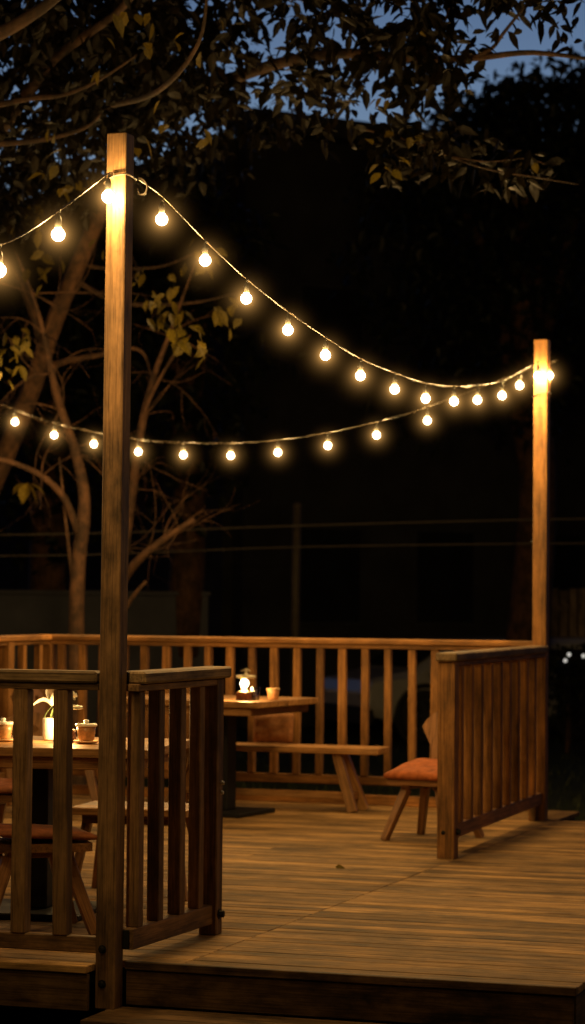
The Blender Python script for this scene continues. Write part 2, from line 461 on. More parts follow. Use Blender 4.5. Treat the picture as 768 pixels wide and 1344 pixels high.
# ------------------------------------------------------------------ railings
def railing(label, A, B, n, bal, cap_z, cap_w, cap_h, bot, newels=(), mats=('rail', 'cap'), sub=.03, over=(0, 0), ts=None, capz1=None):
    """posts and balusters between floor points A and B, cap rail on top"""
    t = thing('railing', label, 'railing')
    A, B = Vector((*A, 0)), Vector((*B, 0)); d = (B-A); L = d.length; d.normalize()
    up = Vector((0, 0, 1)); z1 = cap_z-cap_h
    MB().beam(A-d*over[0]+up*(cap_z-cap_h/2), B+d*over[1]+up*((capz1 or cap_z)-cap_h/2), cap_w, cap_h, c=.008).obj('cap_rail', M[mats[1]], t)
    if sub: MB().beam(A+up*(z1-sub/2), B+up*(z1-sub/2), cap_w*.62, sub-.002, c=.003).obj('top_rail', M[mats[0]], t)
    MB().beam(A+up*(bot[0]+bot[1])/2, B+up*(bot[0]+bot[1])/2, bot[2], bot[1]-bot[0], c=.004).obj('bottom_rail', M[mats[0]], t)
    for i in range(n):
        k = ts[i] if ts else (i+1)/(n+1)
        p = A+d*L*k
        j0 = d*rnd.uniform(-.004, .004); j1 = d*rnd.uniform(-.004, .004); bw = bal*rnd.uniform(.93, 1.05)
        MB().beam(p+j0+up*(bot[1]+.0005), p+j1+up*(z1-sub), bw, bw, (d.x, d.y, 0), .0035).obj('baluster', M[mats[0]], t)
    for (q, w, dd, z0) in newels:
        q = Vector((*q, 0))
        MB().beam(q+up*z0, q+up*(z1-.001), dd, w, (1, 0, 0), .004).obj('newel_post', M[mats[0]], t)
    return t

# side railing from the front post
r = railing('short weathered railing running back from the tall front post, four balusters', (-.060, .0), (-.037, .86), 4, .052, 1.098, .112, .047, (.045, .125, .045),
            [((-.0375, .8375), .075, .075, .0)], ('post', 'cap'), .03, (-.015, .055), [.075, .30, .545, .785])
MB().box((-.113, .001, 1.05), (-.07, .014, 1.097), .002).obj('bracket', M['black'], r)
MB().box((-.082, -.012, .05), (-.052, -.001, .12), .002).obj('bracket', M['black'], r)
bolt(r, (0, .835, .085), (1, 0, 0), .014, .022)
bolt(r, (.0, .85, .62), (1, 0, 0), .008, .012, 'steel'); bolt(r, (.0, .85, .58), (1, 0, 0), .007, .010, 'steel')
# front railing to the left of the post
xs = [-.314-.172*k for k in range(14)]
r = railing('front railing with weathered cap left of the tall front post', (-.160, -.044), (-2.75, -.044), len(xs), .057, 1.100, .105, .046, (.034, .096, .045),
            [((-2.80, -.044), .085, .085, -.03)], ('post', 'cap'), .028, (0, .09), [(-.16-x)/2.59 for x in xs])
# right side railing
r = railing('side railing on the right of the deck with nine close balusters', (.108, 4.04), (.048, 6.508), 9, .056, 1.098, .118, .046, (.10, .175, .045),
            [((.1025, 4.083), .094, .094, .0)], ('rail', 'cap'), .028, (.035, 0))
bolt(r, (.148, 4.10, .14), (1, 0, 0), .015, .02); bolt(r, (.09, 4.037, .14), (0, -1, 0), .008, .006)
MB().box((.0, 6.42, .002), (.05, 6.5, .098), .004).obj('foot_block', M['rail'], r)
# back railing
bx = [-3.513, -3.356, -3.20, -3.043, -2.886, -2.728, -2.57, -2.414, -2.255, -2.095, -1.938, -1.774, -1.611, -1.452, -1.294, -1.129, -.965, -.807, -.648, -.49, -.33]
r = railing('long back railing lit orange behind the far table and bench', (-3.62, 7.15), (-.10, 7.15), len(bx), .050, 1.115, .105, .040, (.135, .195, .04),
            [((-.125, 7.15), .085, .085, 0)], ('rail', 'rail'), .028, (.05, .03), [(x+3.62)/3.52 for x in bx])
MB().box((-3.6, 7.13, .004), (-.15, 7.17, .07), .004).obj('base_board', M['rail'], r)
ly = [6.985, 6.71]+[6.46-.26*(k+1) for k in range(9)]
r = railing('left side railing turning forward from the far corner of the back railing', (-3.62, 7.10), (-3.62, 3.75), len(ly), .050, 1.115, .105, .040, (.135, .195, .04),
            [((-3.62, 7.15), .085, .085, 0), ((-3.62, 6.46), .085, .085, 0)], ('rail', 'rail'), .028, (.0, .0), [(7.10-y)/3.35 for y in ly])
lp = thing('tall_post', 'tall wooden post on the lawn in front of the deck, the nearest one', 'post', (-.34, -6.15, 0))
MB().beam((0, 0, -.5), (0, 0, 3.1), .088, .088, (1, 0, 0), .004, .5).obj('shaft', M['rail'], lp)

for q, w in ((-1.05, 'unseen tall wooden post right of the deck, added for the fill string, nearer one'), (5.25, 'unseen tall wooden post right of the deck, added for the fill string, farther one')):  # out of view, added to carry the fill string on the right
    lp = thing('tall_post', w, 'post', (3.35, q, 0))
    MB().beam((0, 0, -.5), (0, 0, 3.1), .088, .088, (1, 0, 0), .004, .5).obj('shaft', M['rail'], lp)
# ------------------------------------------------------------------ tables
def table(label, c, rz, L, W, z, ped, pedw):
    t = thing('table', label, 'table', (c[0], c[1], 0), rz)
    m = MB(); nb = 6
    for k in range(nb):
        y0 = -W/2+W*k/nb; m.box((-L/2, y0+.001, z-.038), (L/2, y0+W/nb-.001, z), .003, rnd.uniform(.55, .85))
    m.obj('tabletop', M['furn'], t)
    m = MB()
    for sy in (-1, 1): m.box((-L/2+.06, sy*(W/2-.045)-.012, z-.09), (L/2-.06, sy*(W/2-.045)+.012, z-.039), .003)
    for sx in (-1, 1): m.box((sx*(L/2-.073)-.012, -W/2+.058, z-.09), (sx*(L/2-.073)+.012, W/2-.058, z-.039), .003)
    m.obj('apron', M['furn'], t)
    m = MB(); m.box((ped[0]-pedw/2, ped[1]-pedw/2, .03), (ped[0]+pedw/2, ped[1]+pedw/2, z-.05), .006)
    m.box((ped[0]-.20, ped[1]-.20, z-.055), (ped[0]+.20, ped[1]+.20, z-.040), .003); m.obj('pedestal', M['black'], t)
    m = MB(); m.box((ped[0]-.25, ped[1]-.25, .001), (ped[0]+.25, ped[1]+.25, .029), .006); m.obj('base_plate', M['black'], t)
    return t
table('wooden table close to the front post with white vase and two cups on it', (-.955, 1.085), R(8), 1.22, .84, .752, (-.0, .09), .115)
table('wooden table by the back railing with the glowing lamp and one small cup', (-2.03, 6.19), R(-8), 1.10, .88, .738, (.10, -.03), .125)

# ------------------------------------------------------------------ benches, stool, chairs
def bench(label, c, rz, L, D, z, th):
    t = thing('bench', label, 'bench', (c[0], c[1], 0), rz)
    m = MB()
    for k in range(2): m.box((-L/2, -D/2+k*D/2+.001, z-th), (L/2, -D/2+(k+1)*D/2-.001, z), .004)
    m.obj('seat', M['furn'], t)
    for sx in (-1, 1):
        for sy in (-1, 1):
            MB().beam((sx*(L/2-.30), sy*D*.24, z-th-.001), (sx*(L/2-.17), sy*(D*.46), .0), .062, .05, (0, 1, 0), .004).obj('leg', M['furn'], t)
        MB().beam((sx*(L/2-.21), -D*.40, .10), (sx*(L/2-.21), D*.40, .10), .03, .05, c=.003).obj('cross_bar', M['furn'], t)
    MB().beam((-L/2+.225, 0, .10), (L/2-.225, 0, .10), .03, .045, c=.003).obj('stretcher', M['furn'], t)
    return t
bench('long low wooden bench between the far table and the back railing', (-1.83, 6.68), 0, 1.62, .27, .418, .042)
cu = thing('cushion', 'tan cushion standing upright on the bench below the far table', 'cushion', (-1.80, 6.74, .42), R(4))
m = MB().pillow(.27, .20, .10, tr=Matrix.Translation((0, 0, .105)) @ Matrix.Rotation(R(80), 4, 'X')); m.obj('cover', M['tancloth'], cu, True)

def outline_back(n=40):
    pts = []
    half = [(.080, 0), (.085, .05), (.095, .11), (.105, .17), (.118, .23), (.155, .29), (.182, .335), (.155, .38), (.11, .42), (.055, .443), (0, .45)]
    P = half+[(-x, z) for x, z in half[-2::-1]]
    return P
def make_chair(label, c, rz, cushion=None, seat_z=.40, tilt=3):
    t = thing('chair', label, 'chair', (c[0], c[1], 0), rz)
    # local +x is the front
    o = [(.21, -.19), (.215, .0), (.21, .19), (.15, .21), (-.12, .18), (-.19, .15), (-.20, 0), (-.19, -.15), (-.12, -.18), (.15, -.21)]
    tr = Matrix(((1, 0, 0, 0), (0, 0, 1, 0), (0, 1, 0, 0), (0, 0, 0, 1)))
    MB().prism(o[::-1], seat_z-.034, seat_z, tr=tr).obj('seat', M['chair'], t)
    m = MB()
    for sy in (-1, 1): m.box((-.13, sy*.10-.03, seat_z-.062), (.15, sy*.10+.03, seat_z-.035), .004)
    m.obj('batten', M['chair'], t)
    for sx in (-1, 1):
        for sy in (-1, 1):
            MB().beam((sx*.235-.01, sy*.195, 0), (sx*.12, sy*.105, seat_z-.06), .046, .038, (0, 1, 0), .004, taper=1.2).obj('leg', M['chair'], t)
    P = outline_back(); n = len(P)
    H = []
    for x, z in P:
        a = math.atan2(z-.36, x); H.append((.055*math.cos(a), .36+.022*math.sin(a)))
    tr = Matrix.Translation((-.165, 0, seat_z-.05)) @ Matrix.Rotation(R(-13), 4, 'Y') @ Matrix.Rotation(R(90), 4, 'Z')
    MB().prism(P, -.012, .012, hole=H, tr=tr).obj('backrest', M['chair'], t)
    if cushion:
        tr = Matrix.Translation((.025, 0, seat_z+.022+.14*math.sin(R(tilt)))) @ Matrix.Rotation(R(tilt), 4, 'Y')
        MB().pillow(.43, .41, .066 if cushion == 'cushion' else .045, 14, tr).obj('seat_cushion', M[cushion], t, True)
    return t
make_chair('chair with orange seat cushion half hidden behind the right railing', (-.25, 5.06), R(-101), 'cushion', .355, 9)
make_chair('chair with rust brown cushion in front of the near table, behind the front railing', (-.76, .65), R(38), 'browncushion', .375)
make_chair('bare wooden chair with hand hole in its back beside the far table', (-2.86, 5.85), R(10), None, .42)
make_chair('chair with rust brown cushion facing the near table from its far left side', (-1.74, 2.6), R(-80), 'browncushion', .40)
make_chair('bare wooden chair by the left side railing', (-3.25, 5.9), R(-90), None, .44)

def stool(label, c, rz, L, D, z):
    t = thing('stool', label, 'stool', (c[0], c[1], 0), rz)
    m = MB()
    for k in range(3): m.box((-L/2, -D/2+k*D/3+.001, z-.034), (L/2, -D/2+(k+1)*D/3-.001, z), .004)
    m.obj('seat', M['furn'], t)
    m = MB()
    for sy in (-1, 1): m.box((-L/2+.05, sy*(D/2-.05)-.012, z-.075), (L/2-.05, sy*(D/2-.05)+.012, z-.035), .003)
    m.obj('apron', M['chair'], t)
    for sx in (-1, 1):
        for sy in (-1, 1):
            MB().beam((sx*(L/2-.01), sy*(D/2), 0), (sx*(L/2-.075), sy*(D/2-.075), z-.035), .036, .036, (0, 1, 0), .004, taper=1.2).obj('leg', M['chair'], t)
    return t
stool('backless wooden stool between the near table and the open deck', (-.82, 1.98), R(6), .56, .40, .412)

# ------------------------------------------------------------------ things on the tables
def cup(label, p, r, h, mat, rim='white', sauc=True, lid=True):
    t = thing('cup', label, 'cup', p)
    z0 = .012 if sauc else .001
    m = MB().lathe([(r*.74, z0), (r*.80, z0+.004), (r*.92, h*.55), (r*.99, h*.86), (r*.93, h*.86), (r*.7, z0+.012)], (0, 0, 0), 24)
    m.obj('body', M[mat], t, True)
    m = MB().lathe([(r*.99, h*.862), (r*1.10, h*.865), (r*1.12, h*.93), (r*1.05, h), (r*.92, h), (r*.92, h*.90)], (0, 0, 0), 24)
    m.obj('rim', M[rim], t, True)
    if lid:
        MB().lathe([(r*.91, h*.95), (r*.5, h*.99), (.006, h*1.0), (.011, h*1.10), (.011, h*1.17), (.004, h*1.2)], (0, 0, 0), 20).obj('lid', M['white'], t, True)
    if sauc:
        MB().lathe([(r*.7, 0), (r*1.2, .004), (r*1.32, .013), (r*1.2, .011), (r*.6, .008)], (0, 0, 0), 24).obj('saucer', M['saucer'], t, True)
    return t
cup('lidded copper cup on a saucer, beside the tall post on the near table', (-.690, 1.045, .753), .042, .085, 'copper')
cup('lidded copper cup on a saucer, at the left end of the near table', (-1.075, 1.03, .753), .042, .085, 'copper')
cup('small terracotta cup with pale rim on the far table', (-1.585, 6.10, .739), .040, .072, 'terracotta', 'saucer', False, False)

def lamp(label, p, k, rz, mat=None):
    t = thing('table_lamp', label, 'lamp', p, rz)
    m = MB().box((-.042*k, -.036*k, .001), (.042*k, .036*k, .048*k), .004); m.obj('base', M['block'], t)
    m = MB().lathe([(.046*k, .049*k), (.046*k, .054*k), (.020*k, .058*k), (.013*k, .072*k), (.013*k, .078*k)], (0, 0, 0), 18); m.obj('collar', M['shade'], t, True)
    MB().sphere((0, 0, .106*k), .027*k, 18, 12).obj('globe', M['lampglobe'], t, True)
    m = MB().lathe([(.005, .140*k), (.02*k, .142*k), (.062*k, .142*k), (.066*k, .146*k), (.062*k, .157*k), (.012*k, .162*k), (.006*k, .185*k), (.009*k, .190*k), (.004*k, .2*k)], (.012*k, 0, 0), 22)
    m.obj('lamp_shade', M['shade'], t, True)
    m = MB().tube([(-.03*k, 0, .182*k), (.012*k, 0, .194*k), (.034*k, 0, .190*k), (.045*k, 0, .183*k)], [.003*k, .004*k, .006*k, .004*k], 8); m.obj('handle', M['shade'], t, True)
    m = MB().tube([(-.038*k, .02*k, .05*k), (-.044*k, .02*k, .10*k), (-.034*k, .015*k, .147*k)], .0028*k, 6); m.obj('bracket', M['shade'], t, True)
    return t
lamp('small lit table lamp with round white globe on the far table', (-1.708, 5.90, .739), 1.0, R(-20))
lamp('small lit table lamp half behind a baluster, next to the white vase', (-.818, 1.11, .753), 1.0, R(10))
t = thing('drinking_glass', 'clear drinking glass standing beside the lamp on the far table', 'glass', (-1.645, 5.93, .739))
MB().lathe([(.022, .001), (.026, .003), (.031, .085), (.0295, .085), (.024, .008), (.001, .007)], (0, 0, 0), 20).obj('tumbler', M['glass'], t, True)

va = thing('vase', 'white cylindrical vase with white flowers on the near table', 'vase', (-.925, 1.20, .753))
MB().lathe([(.001, .001), (.036, .001), (.037, .006), (.037, .094), (.035, .097), (.033, .094), (.033, .02), (.001, .018)], (0, 0, 0), 26).obj('body', M['white'], va, True)
def petal(m, p, d, L, W, curl):
    """a broad petal that curls over at its end"""
    p = Vector(p); d = Vector(d).normalized(); x = d.cross(Vector((.2, .3, 1))).normalized(); n = x.cross(d)
    vs = []; K = 8
    for i in range(K+1):
        t = i/K; w = W*(math.sin(math.pi*min(1, .12+t*.86))**.7)
        c = p+d*L*t+Vector((0, 0, -curl*t*t))+n*.012*math.sin(3*t)
        for j in (-1, -.5, 0, .5, 1): vs.append(c+x*w*j*.5+n*abs(j)**2*W*.22)
    fs = [(i*5+j, i*5+j+1, (i+1)*5+j+1, (i+1)*5+j) for i in range(K) for j in range(4)]
    m.add(vs, fs)
m = MB()
for a, b, L, W, c in ((0.2, .14, .12, .13, .02), (1.6, .15, .11, .12, .03), (-2.9, .145, .125, .06, .085), (2.0, .16, .10, .075, .02), (.9, .14, .10, .07, .04), (-1.3, .17, .085, .08, .0)):
    petal(m, (.012+.01*math.cos(a), .01*math.sin(a), b), (math.cos(a)*.8, math.sin(a)*.5, .55), L, W, c)
m.obj('flower', M['petal'], va, True)
m = MB()
for a in (0, 1.9, 3.6, 5): m.tube([(.01*math.cos(a), .01*math.sin(a), .03), (.028*math.cos(a), .028*math.sin(a), .10), (.014+.008*math.cos(a), .008*math.sin(a), .15)], .0028, 6, sub=4)
m.obj('stem', M['stem'], va, True)

for q, w in (((-2.80, -.10), 'unseen tall wooden post at the left end of the front railing, added for lights'), ((-3.62, 3.69), 'unseen tall wooden post at the near end of the left side railing, added for lights')):  # out of view, added to carry the extra string on the left
    lp = thing('tall_post', w, 'post', (q[0], q[1], 0))
    MB().beam((0, 0, -.25), (0, 0, 3.1), .083, .080, (1, 0, 0), .004, .5).obj('shaft', M['rail'], lp)
lf = thing('dry_leaf', 'small pale dry leaf lying on the open deck boards', 'leaf', (-0.305, 3.382, 0.003))
MB().leaf((0, 0, .004), (1, .3, .02), .05, .03, .9, 1.4).obj('blade', M['leafy'], lf)

# ------------------------------------------------------------------ string lights
def lit(parent, p, r, watts, c):
    """the light a glowing globe gives off"""
    li = bpy.data.lights.new('globe_light', 'POINT'); li.energy = watts; li.color = c; li.shadow_soft_size = r; li.use_soft_falloff = False
    o = bpy.data.objects.new('globe_light', li); COL.objects.link(o); o.parent = parent; o.location = p
    return o
def string_lights(label, start, bulbs, extra=(), end=None, bare=()):
    """a cord through the bulbs' hanging points; each bulb with its socket is a part"""
    t = thing('string_lights', label, 'string lights')
    drop = .088
    path = [Vector(start)]+[Vector(b)+Vector((0, 0, drop)) for b in bulbs]+([Vector(end)] if end else [])
    P = []
    for i in range(len(path)-1):
        a = path[max(0, i-1)]; b = path[i]; c = path[i+1]; d_ = path[min(len(path)-1, i+2)]
        for j in range(6):
            q = j/6
            P.append(.5*((2*b)+(c-a)*q+(2*a-5*b+4*c-d_)*q*q+(3*b-a-3*c+d_)*q**3))
    P.append(path[-1])
    m = MB().tube(P, .0024, 8)
    tw = []
    for i, p in enumerate(P):                                                 # second strand twisted round the first
        tw.append(p+Vector((0, .003*math.cos(i*1.3), .003*math.sin(i*1.3))))
    m.tube(tw, .0015, 6)
    for e in extra: m.tube(e, .0042, 8, sub=4)
    m.obj('cord', M['cord'], t, True)
    for b in [q for i, q in enumerate(bulbs) if i not in bare]:
        b = Vector(b); sw = Vector((rnd.uniform(-.006, .006), rnd.uniform(-.006, .006), 0))
        bo = MB().lathe([(.0005, -.0248), (.0075, -.0236), (.0142, -.0203), (.0198, -.0149), (.0234, -.0080), (.0247, .0), (.0236, .0075), (.0200, .0145), (.0150, .0190), (.0090, .0215), (.0005, .0218)][::-1], (0, 0, 0), 14).obj('bulb', M['bulb'], t, True, loc=b+sw)
        k = MB().lathe([(.0110, .0185), (.0125, .021), (.0120, .050), (.010, .062), (.006, .068), (.003, .072)], (0, 0, 0), 12)
        k.tube([(0, 0, .070), (.003, 0, .080), Vector((0, 0, drop+.004))-sw], .0038, 6)
        k.obj('socket', M['socket'], bo, True)
        lit(bo, (0, 0, 0), .0265, 19.0*rnd.uniform(.85, 1.15), (1.0, .60, .20))
        MB().sphere((0, 0, 0), GLOW, 16, 10).obj('glow', M['glow'], bo, True)  # emissive ball standing in for bloom, no real mist round the bulb
    return t
s1 = [(-0.09, 0.365, 2.883), (-0.11, 0.885, 2.789), (-0.12, 1.436, 2.695), (-0.13, 2.031, 2.621), (-0.13, 2.608, 2.56), (-0.13, 3.189, 2.512), (-0.12, 3.778, 2.492), (-0.11, 4.345, 2.488), (-0.09, 4.875, 2.513), (-0.07, 5.359, 2.56), (-0.05, 5.861, 2.627), (-0.03, 6.277, 2.723), (0.042, 6.45, 2.798)]  # bulb positions of the visible strings precomputed from image pixels
lash = lambda cx, cy, z, r: [(cx-r, cy-r, z-.02), (cx-.2*r, cy-r*1.12, z+.005), (cx+r, cy-r*1.05, z+.012), (cx+r*1.1, cy, z+.01), (cx+r, cy+r, z+.005), (cx, cy+r*1.1, z), (cx-r*1.08, cy+r, z-.01), (cx-r*1.1, cy, z-.015), (cx-r, cy-r, z-.018)]
curl = [(-.055+.0, .005, 2.985), (-.03, .0, 2.98), (-.012, .0, 2.955), (-.02, .0, 2.925), (-.045, .002, 2.925), (-.05, .004, 2.945)]
string_lights('string of glowing bulbs sagging from the front post to the far right post', (-.056, .002, 2.985), s1, [lash(.044, 6.555, 2.685, .047), curl])
s0 = [(-0.1, -0.165, 2.891), (-0.098, -0.62, 2.681), (-0.103, -1.1, 2.49)]
for k in range(1, 10):                                                       # past the picture's edge to the next post, unseen bulbs added to light the railings
    q = k/10.0; a0 = Vector(s0[2]); tgt = Vector((-.30, -6.1, 2.90))
    p = a0.lerp(tgt, q); p.z = a0.z+(tgt.z-.09-a0.z)*q-.95*q*(1-q)
    s0.append(tuple(round(c, 3) for c in p))
string_lights('string of glowing bulbs running from the front post towards the viewer on the left', (-.115, -.092, 2.965), s0, [lash(-.106, -.043, 2.975, .046)], (-.30, -6.1, 2.90), (3, 5, 6, 8, 9, 10))
s3 = []  # added fill string out of view, lights the railings from the right
for k in range(1, 4):
    q = k/7.0; s3.append((3.35, -1.0+6.2*q, 2.80-1.1*q*(1-q)))
string_lights('unseen string of glowing bulbs added right of the deck as fill light', (3.35, -1.0, 2.90), s3, (), (3.35, 5.2, 2.90))
s4 = []  # added string out of view, lights seating and railing fronts from the left
for k in range(1, 7):
    q = k/7.0; s4.append((-2.80-.82*q, .0+3.65*q, 2.82-1.2*q*(1-q)))
string_lights('unseen string of glowing bulbs added over the left edge of the deck for light', (-2.80, .0, 2.95), s4, (), (-3.62, 3.70, 2.95))
s2 = [(0.084, 6.6, 2.811)]+[(-0.737, 6.645, 2.54), (-1.132, 6.831, 2.464), (-1.529, 7.017, 2.41), (-1.937, 7.197, 2.379), (-2.334, 7.328, 2.37), (-2.717, 7.41, 2.384), (-3.073, 7.447, 2.412), (-3.415, 7.436, 2.47), (-3.723, 7.435, 2.539), (-4.03, 7.434, 2.637), (-4.344, 7.429, 2.763)]
string_lights('long low string of glowing bulbs behind the deck, from the far post to the trees', (0.047, 6.6, 2.87), s2, ())

for o in [q for q in COL.objects if q.name.startswith('globe') and q.type == 'MESH' and q.parent and q.parent.name.startswith('table_lamp')]:
    lit(o.parent, (0, 0, .106), .0285, 10.0, (1.0, .60, .20))
# ------------------------------------------------------------------ trees
rnd.seed(21)  # tree and background coordinates below were precomputed from image pixels at chosen depths
def rv(z=0.0):
    a = rnd.uniform(0, 6.283); h = rnd.uniform(-1, 1)
    q = math.sqrt(max(0, 1-h*h)); return Vector((q*math.cos(a), q*math.sin(a), h+z))
def foliage(m, blobs, L, W, clump=9, droop=-.35):
    """leaves gathered in small sprays through ellipsoids (centre, horizontal radius, vertical radius, leaves)"""
    for c, rh, rvv, n in blobs:
        c = Vector(c)
        for i in range(max(1, n//clump)):
            u = rv(); k = rnd.random()**.45
            p = c+Vector((u.x*rh*k, u.y*rh*k, u.z*rvv*k)); d = rv(droop).normalized(); tone = rnd.random()
            for j in range(clump):
                a = p+d*L*rnd.uniform(-1.4, 1.4)+rv()*L*.4
                s = rnd.uniform(.65, 1.2)
                m.leaf(a, (d*.6+rv(droop*.8)*.9), L*s, W*s, min(1, max(0, tone*.55+rnd.random()*.45)))
def twigs(m, p, d, L, r, depth=2, curve=.35):
    p = Vector(p); d = Vector(d).normalized(); pts = [p]; rad = [r]; k = 6; bend = rv()*curve
    for i in range(k):
        d = (d+bend*.25+rv()*.10+Vector((0, 0, -.04))).normalized(); pts.append(pts[-1]+d*L/k); rad.append(r*(1-.8*(i+1)/k))
    m.tube(pts, rad, 6, sub=2)
    if depth > 0:
        for i in range(2, k+1):
            if rnd.random() < .75: twigs(m, pts[i], (d+rv()*.9), L*rnd.uniform(.35, .6), rad[i]*.7, depth-1, curve)

t1 = thing('tree', 'leaning tree on the left whose leafy boughs hang over the deck', 'tree')
m = MB()
m.tube([(-6.173, 10.214, -0.65), (-5.881, 10.135, 1.265), (-5.553, 10.107, 2.167), (-5.313, 10.064, 2.644), (-5.069, 10.02, 3.181), (-4.822, 9.874, 3.668), (-4.526, 9.744, 4.178), (-4.167, 9.425, 4.643), (-3.382, 7.988, 4.941), (-2.857, 7.304, 5.376), (-2.297, 6.526, 5.832)],
       [.15, .105, .094, .088, .082, .076, .070, .064, .055, .045, .036], 12, sub=5)
m.obj('trunk', M['bark'], t1, True)
def bough(parent, pts, rad, n=8):
    MB().tube(pts, rad, n, sub=5).obj('branch', M['boughbark' if max(p[2] for p in pts) > 3.6 else 'bark'], parent, True)
bough(t1, [(-4.948, 9.945, 3.457), (-5.013, 9.805, 3.793), (-5.047, 9.574, 4.017), (-5.151, 9.215, 4.222)], [.05, .042, .035, .03])
bough(t1, [(-4.901, 9.967, 3.299), (-4.686, 9.932, 3.342), (-4.477, 10.001, 3.381), (-4.238, 10.079, 3.44), (-4.119, 10.121, 3.384), (-4.06, 10.149, 3.171)], [.032, .027, .022, .018, .014, .006])
bough(t1, [(-4.643, 9.816, 4.003), (-4.278, 9.841, 3.805), (-3.916, 9.858, 3.765), (-3.545, 9.877, 3.781), (-3.23, 9.875, 3.839)], [.026, .02, .017, .012, .006])
bough(t1, [(-4.613, 9.822, 4.128), (-4.337, 9.811, 4.073), (-3.886, 9.857, 4.076), (-3.555, 9.858, 4.188)], [.02, .016, .012, .005])
bough(t1, [(-3.268, 7.712, 4.882), (-2.625, 6.874, 4.854), (-1.911, 6.063, 4.719), (-1.36, 5.511, 4.677), (-0.825, 5.06, 4.603), (-0.401, 4.89, 4.508), (0.024, 4.823, 4.471), (0.399, 4.738, 4.46), (0.804, 4.667, 4.372)],
      [.055, .048, .042, .036, .032, .026, .02, .015, .008])
bough(t1, [(0.024, 4.823, 4.471), (0.156, 4.76, 4.506), (0.245, 4.682, 4.574), (0.405, 4.521, 4.672), (0.547, 4.46, 4.767)], [.012, .011, .010, .008, .005])
bough(t1, [(-0.401, 4.89, 4.508), (-0.223, 4.738, 4.53), (-0.122, 4.664, 4.595), (-0.047, 4.579, 4.709)], [.014, .010, .008, .005])
bough(t1, [(-3.268, 7.712, 4.882), (-2.929, 6.462, 4.676), (-1.561, 3.775, 4.129), (-1.104, 2.982, 4.025), (-0.928, 2.827, 4.111), (-0.834, 2.749, 4.223), (-0.777, 2.656, 4.389)], [.03, .024, .016, .013, .011, .009, .007])
bough(t1, [(-4.227, 6.576, 4.055), (-3.756, 6.197, 4.311), (-3.323, 5.807, 4.512), (-3.014, 5.484, 4.638), (-2.725, 5.156, 4.716), (-2.435, 4.935, 4.781), (-2.1, 4.727, 4.886), (-1.716, 4.426, 5.101)], [.052, .048, .043, .038, .033, .027, .022, .016])
bough(t1, [(-2.598, 3.523, 4.364), (-2.271, 3.418, 4.451), (-2.091, 3.371, 4.512), (-1.893, 3.329, 4.609), (-1.638, 3.198, 4.743)], [.042, .038, .034, .03, .024])
bough(t1, [(-3.003, 4.342, 4.233), (-2.66, 4.245, 4.245), (-2.408, 4.119, 4.241), (-2.181, 4.09, 4.244), (-1.916, 3.966, 4.286), (-1.637, 3.845, 4.385)], [.022, .019, .016, .012, .009, .005])
bough(t1, [(-2.738, 3.914, 3.944), (-2.489, 3.892, 3.941), (-2.243, 3.869, 3.945), (-2.019, 3.838, 3.971), (-1.887, 3.776, 3.995), (-1.791, 3.701, 4.035)], [.02, .017, .015, .012, .009, .005])
bough(t1, [(-0.728, 5.215, 4.173), (-0.416, 5.112, 4.07), (-0.153, 4.994, 3.946), (0.104, 4.874, 3.838), (0.397, 4.763, 3.762), (0.661, 4.749, 3.704)], [.006, .006, .006, .005, .005, .003])
bough(t1, [(-0.153, 4.994, 3.946), (0.105, 4.872, 3.881), (0.333, 4.843, 3.883), (0.458, 4.781, 3.835)], [.005, .004, .004, .003])
m = MB()
foliage(m, [
    ((-2.993, 5.37, 5.05), .95, .55, 1700), ((-2.492, 5.542, 4.958), .8, .5, 1500), ((-3.111, 5.876, 4.573), .8, .42, 1250), ((-2.734, 6.525, 4.729), .7, .40, 1000),
    ((-2.058, 5.69, 4.913), .55, .5, 560), ((-1.503, 5.347, 4.942), .60, .30, 200), ((-0.953, 5.011, 4.782), .65, .42, 240), ((-0.442, 4.867, 4.737), .55, .38, 270),
    ((-0.975, 5.543, 4.458), .42, .24, 150), ((-0.463, 5.191, 4.358), .34, .20, 130), ((-0.16, 4.754, 4.648), .32, .26, 190), ((-0.655, 5.122, 4.492), .46, .20, 130),
    ((-2.173, 7.241, 4.731), .45, .22, 190), ((-1.58, 5.858, 4.725), .45, .28, 170), ((-1.063, 5.505, 4.69), .5, .25, 130), ((-0.058, 4.793, 4.54), .25, .2, 90), ((-2.932, 8.045, 4.646), .6, .28, 260), ((-3.423, 7.36, 4.441), .6, .3, 520), ((-3.887, 7.208, 4.328), .5, .35, 480),
    ((0.428, 4.423, 4.673), .30, .08, 45), ((0.667, 4.403, 4.534), .18, .14, 36), ((0.205, 4.453, 4.705), .22, .13, 50),
    ((-0.564, 5.064, 4.024), .16, .16, 70), ((-0.294, 5.258, 4.09), .3, .12, 60), ((0.31, 4.943, 3.827), .3, .08, 60), ((-0.111, 5.008, 3.947), .3, .10, 70), ((-0.416, 5.113, 4.048), .22, .12, 60),
    ((-2.315, 4.524, 5.535), 1.6, .6, 1300), ((-0.961, 4.457, 5.401), 1.5, .6, 1200), ((0.231, 4.338, 5.183), 1.0, .4, 500), ((-3.623, 4.642, 4.738), 1.2, 1.2, 1200),
    ], .112, .056)
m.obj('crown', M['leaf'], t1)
m = MB()
